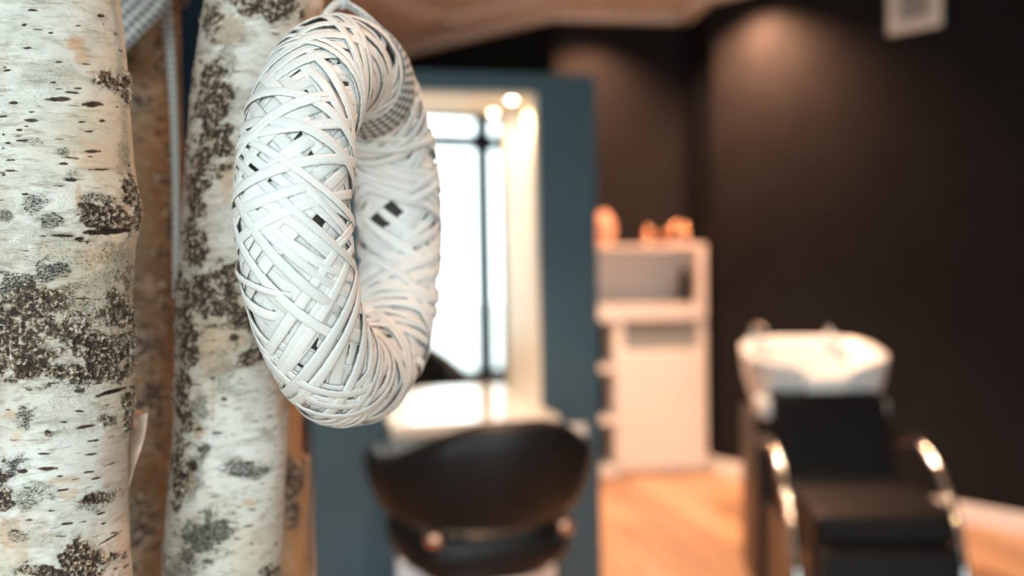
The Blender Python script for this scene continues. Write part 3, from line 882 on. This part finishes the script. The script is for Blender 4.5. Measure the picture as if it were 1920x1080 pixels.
# ================================================================== STYLING STATION
ST_A = math.radians(13)
st_o = at_y(866, 475, 3.16); st_o.z = 0
sx_ = Vector((math.cos(ST_A), math.sin(ST_A), 0)); sy_ = Vector((-math.sin(ST_A), math.cos(ST_A), 0))   # sy_ points away


def st_local(x, y, dy=0):
    """pixel -> local (x, z) on the partition's front plane moved by dy"""
    p = at_plane(x, y, st_o + sy_ * dy, sy_) - st_o; return p.dot(sx_), p.z


xl = st_local(584, 900)[0]; xr = st_local(1122, 600)[0]; ztop = st_local(1000, 138)[1]
nl = st_local(722, 500)[0]; nr_ = st_local(1008, 470)[0]; nt = st_local(900, 173)[1]; lz = .74
ND = .20; PT = .30
station = tag(empty('mirror_station', st_o, ST_A), 'slate blue styling partition with a lit mirror niche', 'partition')
part('panel', MB().box(xl, nl, 0, PT, 0, ztop), M['blue'], station)
part('panel', MB().box(nr_, xr, 0, PT, 0, ztop), M['blue'], station)
part('panel', MB().box(nl, nr_, 0, PT, nt, ztop), M['blue'], station)
part('back_panel', MB().box(nl, nr_, ND + .012, PT, 0, nt), M['blue'], station)
nic = MB().box(nl - .004, nl + .012, -.004, ND, lz, nt).box(nr_ - .012, nr_ + .004, -.004, ND, lz, nt).box(nl + .012, nr_ - .012, -.004, ND, nt - .012, nt + .003)
niche = part('niche_lining', nic, paint('cream niche lining', (.80, .72, .60), .4, .03), station)
part('mirror', MB().box(nl + .012, nr_ - .012, ND, ND + .006, lz, nt - .012), M['mirror'], station)
part('ledge', MB().box(nl - .012, nr_ + .012, -.20, ND, lz - .035, lz), M['gloss_white'], station, bevel=.004)
part('lower_panel', MB().box(nl, nr_, .004, .03, .0, lz - .035), M['grey_panel'], station)
# niche spots
for fx in (.87, .13):
    lx = nl + (nr_ - nl) * fx; ly = .055
    nl_ = part('niche_spot', MB().lathe([(.012, -.003), (.019, -.004), (.020, 0), (.012, .001)], 20, (lx, ly, nt - .012)), M['chrome'], station, True)
    part('lens', MB().lathe([(.0005, -.003), (.0125, -.003), (.0125, 0), (.0005, 0)], 18, (lx, ly, nt - .0125)), M['niche_lamp'], nl_)
    L = bpy.data.lights.new('niche_spot', 'SPOT'); L.energy = 11; L.color = (1, .70, .44); L.spot_size = math.radians(140); L.spot_blend = .8; L.shadow_soft_size = .016
    o = bpy.data.objects.new('niche_beam', L); COL.objects.link(o); o.parent = station; o.location = (lx, ly, nt - .03)
# footrest bar on the lower panel
fb = MB().tube([(nl + .03, -.16, .40), (nr_ - .03, -.16, .40)], .016, 12)
for x in (nl + .06, nr_ - .06): fb.tube([(x, .012, .40), (x, -.16, .40)], .012, 10)
part('footrest', fb, M['chrome'], station, True)
fp = MB().box(nl + .0, nr_ - .0, -.17, .004, .0, .325)
part('plinth', fp, metal('brushed steel', (.72, .76, .80), .28), station, bevel=.004)
part('footrest_knob', MB().lathe([(.001, -.026), (.016, -.021), (.026, 0), (.016, .021), (.001, .026)], 20, (nl + .03, -.165, .40)), M['chrome'], station, True)
# wall socket
s0 = st_local(1043, 797); s1 = st_local(1098, 845)
so = st_o + sx_ * ((s0[0] + s1[0]) / 2); so.z = (s0[1] + s1[1]) / 2
sock = tag(empty('wall_socket', so, ST_A), 'white double wall socket on the blue partition beside the ledge', 'socket')
hw = (s1[0] - s0[0]) / 2; hh = (s0[1] - s1[1]) / 2
part('plate', MB().box(-hw, hw, -.010, .001, -hh, hh), M['trim'], sock, bevel=.004)
for sx2 in (-.5, .5):
    ring = MB(); n = 20
    for rad, yy in (((.017, -.0135)), (.019, -.009)): pass
    ring.loops([[(sx2 * hw + r_ * math.cos(2 * PI * i / n), yy, r_ * math.sin(2 * PI * i / n)) for i in range(n)] for r_, yy in ((.0195, -.009), (.0195, -.013), (.0165, -.013), (.0165, -.0102))], cap=False)
    part('socket_ring', ring, M['trim'], sock, True)


# ================================================================== STYLING CHAIR
ch_o = at_y(890, 475, 2.47); ch_o.z = 0
chair = tag(empty('styling_chair', ch_o, math.radians(19)), 'black leather tub styling chair in front of the mirror ledge', 'chair')


def sup(a, n_=2.6):
    c, s_ = math.cos(a), math.sin(a); return (math.copysign(abs(c) ** (2 / n_), c), math.copysign(abs(s_) ** (2 / n_), s_))


# shell: sweep of a rounded section from one arm around the back to the other
rings = []; NS = 64; FM = 2.15
for i in range(NS + 1):
    f_ = -1 + 2 * i / NS; ph = f_ * FM                # 0 = back (-y)
    dirx, diry = math.sin(ph), -math.cos(ph)
    ea = max(0, abs(f_) - .93) / .07
    sm_ = max(0, min(1, (abs(ph) - .15) / 1.25)); top_z = .862 - .098 * sm_ * sm_ * (3 - 2 * sm_) - .02 * ea ** 2
    bot_z = .605 + .012 * abs(f_)
    thk = .062 * (1 - .6 * ea ** 2)
    sec = []; K = 20
    for k in range(K):
        a = 2 * PI * k / K; sxx, szz = sup(a, 3.4)
        zz = (top_z + bot_z) / 2 + szz * (top_z - bot_z) / 2
        g = (zz - .60) / .26
        rx = .205 + .062 * g ** .8 if g > 0 else .205
        ry = .215 + .060 * g if g > 0 else .215
        bulge = .012 * math.sin(max(0, min(1, g)) * PI)
        off = sxx * thk / 2
        sec.append(Vector(((rx + off + bulge) * dirx, (ry + off + bulge) * diry, zz)))
    rings.append(sec)
shell = part('back_shell', MB().loops(rings), M['leather'], chair, True)
mbp = MB().tube([(r_[5] + Vector((0, 0, .001))) for r_ in rings], .0035, 8)
part('piping', mbp, M['leather'], shell, True)


def cushion(x, y, z0, z1, hx, hy, n_=3.2, e=.03, cy=0):
    rings = []
    for q in range(9):
        a = -PI / 2 + PI * q / 8; zz = (z0 + z1) / 2 + math.sin(a) * (z1 - z0) / 2; ins = e * (1 - math.cos(a) ** .6)
        rings.append([Vector((x + sup(2 * PI * k / 40, n_)[0] * (hx - ins), y + sup(2 * PI * k / 40, n_)[1] * (hy - ins), zz)) for k in range(40)])
    return MB().loops(rings)


part('seat', cushion(0, .03, .495, .595, .215, .230), M['leather'], chair, True)
part('seat_base', cushion(0, .02, .46, .51, .17, .18, e=.05), M['black_plastic'], chair, True)
for s_ in (-1, 1):
    a = s_ * .78
    bp = Vector((.222 * math.sin(a), -.232 * math.cos(a), 0))
    nrm = Vector((math.sin(a), -math.cos(a), 0)); tg_ = Vector((math.cos(a), math.sin(a), 0))
    br = MB().tube([bp * .90 + Vector((0, 0, .50)), bp * .98 + Vector((0, 0, .53)), bp * 1.0 + Vector((0, 0, .64))], .013, 10)
    b_ = part('bracket', br, M['black_plastic'], chair, True)
    pr = [(.0005, .020), (.016, .018), (.022, .010), (.023, 0), (.023, -.012)]
    mbb = MB().loops([[bp + Vector((0, 0, .59)) + nrm * (z_ + .006) + tg_ * (r_ * math.cos(2 * PI * k / 20)) + Vector((0, 0, r_ * math.sin(2 * PI * k / 20))) for k in range(20)] for r_, z_ in pr])
    part('bolt_cap', mbb, M['brass'], b_, True)
part('column', MB().lathe([(.040, .02), (.040, .20), (.030, .21), (.030, .47)], 24), M['chrome'], chair, True)
part('foot_disc', MB().lathe([(.001, 0), (.27, 0), (.275, .006), (.26, .016), (.09, .028), (.05, .045), (.001, .045)], 48), M['chrome'], chair, True)

# ================================================================== WHITE CABINET
CB_A = math.radians(5)
cb_o = at_z(1343, 886, 0); cb_o = Vector((1.075, 5.50, 0))
cab = tag(empty('cabinet', cb_o, CB_A), 'tall white cabinet with open cubby and shelves beside the blue partition', 'cabinet')
cxv = Vector((math.cos(CB_A), math.sin(CB_A), 0)); cyv = Vector((-math.sin(CB_A), math.cos(CB_A), 0))


def cb_local(x, y):
    p = at_plane(x, y, cb_o, cyv) - cb_o; return p.dot(cxv), p.z


W_ = -.80; dv_ = cb_local(1152, 700)[0]; CT = cb_local(1240, 458)[1]; S1 = cb_local(1240, 571)[1]; S1b = cb_local(1240, 600)[1]; SL = cb_local(1240, 655)[1]
CD = .30; th = .022
up = MB().box(W_, 0, 0, CD, CT - .03, CT).box(-.055, 0, 0, CD, S1, CT - .03).box(W_, W_ + th, 0, CD, S1, CT - .03).box(W_, 0, 0, CD, S1b, S1)
part('cubby_box', up, M['cabinet'], cab, bevel=.003)
part('cubby_back', MB().box(W_ + th, -.055, CD - .012, CD, S1, CT - .03), M['cabinet'], cab)
lowb = MB().box(-.045, 0, .012, CD, 0, S1b).box(dv_, dv_ + .055, .012, CD, 0, S1b).box(dv_ + .055, -.045, CD - .012, CD, 0, S1b).box(dv_ + .055, -.045, .02, CD - .012, SL - .03, SL - .008).box(dv_ + .055, -.045, .02, CD - .012, 0, .03)
part('body', lowb, M['cabinet'], cab)
part('slot_back', MB().box(dv_ + .055, -.045, .06, .072, SL - .008, S1b), M['grey_slot'], cab)
xm = (dv_ + .055 - .045) / 2
dr = part('door', MB().box(dv_ + .012, -.022, -.008, .0115, .035, SL - .012), M['cabinet'], cab, bevel=.003)
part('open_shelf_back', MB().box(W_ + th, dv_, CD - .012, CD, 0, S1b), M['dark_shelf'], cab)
part('open_shelf_side', MB().box(W_, W_ + th, 0, CD, 0, S1b), M['cabinet'], cab)
for yy in (693, 791):
    zz = cb_local(1135, yy)[1]
    part('shelf', MB().box(W_ + th, dv_, .0, CD - .012, zz - .013, zz + .013), M['cabinet'], cab, bevel=.002)
part('shelf', MB().box(W_ + th, dv_, -.01, CD - .012, 0, .045), M['cabinet'], cab, bevel=.002)


def lathe_thing(name, label, cat, loc, prof, mat, group=None, n=24, cap=None):
    r_ = tag(empty(name, loc), label, cat, group)
    part('body', MB().lathe(prof, n), mat, r_, True)
    if cap: part('cap', MB().lathe(cap[0], 18), cap[1], r_, True)
    return r_


def on_cab(px_, z, dy=.15):
    p = at_plane(px_, 500, cb_o + cyv * dy, cyv); return Vector((p.x, p.y, z))


lathe_thing('round_vase', 'round pinkish copper vase standing on the white cabinet', 'vase', on_cab(1133, CT), [(.001, 0), (.035, 0), (.058, .04), (.066, .085), (.058, .13), (.036, .17), (.024, .182), (.026, .192), (.020, .192), (.018, .18), (.001, .176)], M['plaster_pink'])
specs = [(1216, .105, .028, 'small squat copper bottle on the cabinet top'), (1243, .075, .022, 'tiny copper jar between the bottles on the cabinet top'), (1266, .125, .024, 'taller copper bottle on the cabinet top'), (1288, .115, .026, 'copper bottle nearest the corner on the cabinet top')]
for i, (pxx, h_, r_, lb) in enumerate(specs):
    lathe_thing('bottle', lb, 'bottle', on_cab(pxx, CT, .12 + .03 * (i % 2)), [(.001, 0), (r_, 0), (r_ * 1.02, .01), (r_, h_ * .58), (r_ * .8, h_ * .70), (r_ * .38, h_ * .78), (.001, h_ * .78)], M['brass'] if i != 1 else M['amber'], 'bottles on the cabinet top',
                cap=([(.001, h_ * .76), (r_ * .5, h_ * .76), (r_ * .5, h_), (.001, h_)], M['brass']))
h_ = cb_local(1285, 506)[1] - S1
lathe_thing('pump_bottle', 'black waisted bottle standing in the open cubby', 'bottle', on_cab(1285, S1 + .001, .12), [(.001, 0), (.040, 0), (.043, .012), (.040, .05), (.026, .085), (.026, .10), (.037, .12), (.038, .145), (.026, .155), (.001, .157)], M['black_plastic'],
            cap=([(.001, .15), (.014, .15), (.014, .175), (.026, .178), (.026, .19), (.001, .19)], M['black_plastic']))

# ================================================================== BACKWASH UNIT
BW_A = math.radians(-3)
bw_o = Vector((1.108, 3.72, 0))
bwu = tag(empty('backwash_unit', bw_o, BW_A), 'black leather backwash chair with white ceramic basin and chrome arms', 'backwash chair')
# local: +y = away from the camera (basin end), -y = foot end
bas = []
NB = 56


def basin_ring(hx, hy, zf, zb_, cy, notch=0, inner=False):
    ring = []
    for k in range(NB):
        a = 2 * PI * k / NB; sx2, sy2 = sup(a, 3.0); sx2 *= .89
        z = zf + (zb_ - zf) * (sy2 + 1) / 2
        d = notch * math.exp(-((sx2 * hx) / .085) ** 2) if sy2 < -.5 else 0
        ring.append(Vector((sx2 * hx + .012, cy + sy2 * hy, z - d + .012)))
    return ring


prof = [(.185, .16, .60, .60, .02, 0), (.24, .20, .66, .64, .01, 0), (.272, .232, .74, .75, .0, .02), (.284, .245, .800, .850, 0, .055), (.287, .248, .815, .872, 0, .06), (.282, .243, .822, .880, 0, .06), (.262, .222, .818, .876, 0, .06),
        (.240, .200, .790, .850, 0, .05), (.215, .170, .73, .74, .02, .0), (.16, .12, .69, .69, .03, 0), (.03, .03, .68, .68, .03, 0)]
bsn = part('basin', MB().loops([basin_ring(*p) for p in prof]), M['ceramic'], bwu, True)
part('drain', MB().lathe([(.001, .006), (.020, .006), (.024, 0), (.001, 0)], 18, (0, .03, .681)), M['chrome'], bsn, True)
part('neck_rest', cushion(0, -.232, .735, .792, .085, .040, e=.02), M['ceramic'], bsn, True)
part('front_tray', MB().box(-.225, .215, -.262, -.10, .640, .712), M['ceramic'], bwu, bevel=.02, seg=3)
# mixer and handset
tp = MB().lathe([(.001, 0), (.024, 0), (.022, .035), (.018, .04), (.018, .062), (.001, .066)], 18, (-.165, .20, .868))
tp.tube(smooth_path([(-.165, .20, .92), (-.160, .16, .945), (-.14, .11, .93)], 6), .009, 10)
part('mixer_tap', tp, M['chrome'], bwu, True)
hs = MB().tube([(.12, .20, .872), (.12, .195, .90), (.125, .165, .918)], [.011, .012, .019], 12)
hs.tube([(.118, .20, .85), (.12, .20, .885)], .016, 12)
part('hand_shower', hs, M['chrome'], bwu, True)
part('pedestal', MB().box(-.225, .225, -.14, .17, 0, .64), paint('dark brown plinth', (.035, .025, .020), .4), bwu, bevel=.02, seg=3)
# seat, back pad
PAD = .218


def pad(name, pts, half, mat):
    """pad: side profile polygon (y,z) swept across x with rounded edges"""
    mb = MB(); n = len(pts); cx = sum(p[0] for p in pts) / n; cz = sum(p[1] for p in pts) / n
    rings = []
    for x, s_ in ((-half, .90), (-half + .006, .955), (-half + .02, 1), (half - .02, 1), (half - .006, .955), (half, .90)):
        rings.append([Vector((x, cx + (y - cx) * s_, cz + (z - cz) * s_)) for y, z in pts])
    return part(name, mb.loops(rings), mat, bwu, bevel=.012, seg=3)


pad('backrest', [(-.175, .735), (-.265, .735), (-.30, .70), (-.40, .47), (-.36, .42), (-.26, .42), (-.19, .62)], PAD - .025, M['matte_leather'])
pad('seat', [(-.28, .44), (-.40, .475), (-.84, .485), (-.90, .465), (-.905, .40), (-.86, .345), (-.28, .34)], PAD - .02, M['matte_leather'])
pad('leg_rest', [(-.84, .352), (-.900, .392), (-.935, .375), (-.985, .13), (-.96, .09), (-.92, .10)], PAD - .025, M['matte_leather'])
part('base_frame', MB().box(-.20, .20, -.82, -.12, .0, .345), M['black_plastic'], bwu, bevel=.015)
for s_ in (-1, 1):
    x = s_ * (PAD + .022)
    pth = smooth_path([(x - s_ * .03, -.22, .56), (x, -.30, .580), (x, -.40, .598), (x, -.52, .592), (x, -.63, .555), (x, -.73, .475), (x, -.80, .37), (x, -.86, .22), (x, -.90, .05), (x, -.905, .0)], 7)
    part('arm_bracket', MB().tube(pth[:20], .0155, 12), M['black_plastic'], bwu, True)
    part('arm', MB().tube(pth[19:], .0165, 14), M['chrome'], bwu, True)

# ================================================================== VENT on the right wall
n4 = Vector((-d4.y, d4.x, 0)); n4 = n4 if n4.y < 0 else -n4
k4 = Vector((K4.x, K4.y, 1))
v0 = at_plane(1668, 64, k4, n4); v1 = at_plane(1768, 52, k4, n4)
dvx = Vector((d4.x, d4.y, 0)); wv_ = (v1 - v0).dot(dvx); zc = (v0.z + v1.z) / 2
ve = tag(empty('air_vent', (v0.x, v0.y, zc), math.atan2(d4.y, d4.x)), 'white louvred air vent high on the dark right wall', 'vent')
hgt = min(wv_, CEIL - zc - .03)
ysg = 1 if Vector((-math.sin(ve.rotation_euler.z), math.cos(ve.rotation_euler.z), 0)).dot(n4) > 0 else -1


def vb(x0, x1, y0, y1, z0, z1): return (x0, x1, min(ysg * y0, ysg * y1), max(ysg * y0, ysg * y1), z0, z1)


fw = .05
mb = MB()
for bx in ((0, wv_, 0, fw), (0, wv_, hgt - fw, hgt), (0, fw, fw, hgt - fw), (wv_ - fw, wv_, fw, hgt - fw)): mb.box(*vb(bx[0], bx[1], -.001, .022, bx[2], bx[3]))
part('frame', mb, M['trim'], ve, bevel=.004)
part('backing', MB().box(*vb(fw, wv_ - fw, 0, .003, fw, hgt - fw)), paint('grey vent back', (.25, .24, .23), .6), ve)
ns = 11; me = None
for i in range(ns):
    z = fw + (i + .5) * (hgt - 2 * fw) / ns
    if me is None:
        q = (hgt - 2 * fw) / ns
        me = MB().prism([(fw, 0), (wv_ - fw, 0), (wv_ - fw, .001), (fw, .001)], 0, 1).mesh('tmp')
        mb = MB(); mb.add([(fw, ysg * .003, -q * .1), (wv_ - fw, ysg * .003, -q * .1), (wv_ - fw, ysg * .016, -q * .45), (fw, ysg * .016, -q * .45), (fw, ysg * .003, q * .15), (wv_ - fw, ysg * .003, q * .15), (wv_ - fw, ysg * .016, -q * .2), (fw, ysg * .016, -q * .2)],
                            [(0, 3, 2, 1), (4, 5, 6, 7), (0, 1, 5, 4), (1, 2, 6, 5), (2, 3, 7, 6), (3, 0, 4, 7)])
        me = mb.mesh('slat'); me.materials.append(M['trim'])
    o = link('slat', me, None, ve); o.location = (0, 0, z)
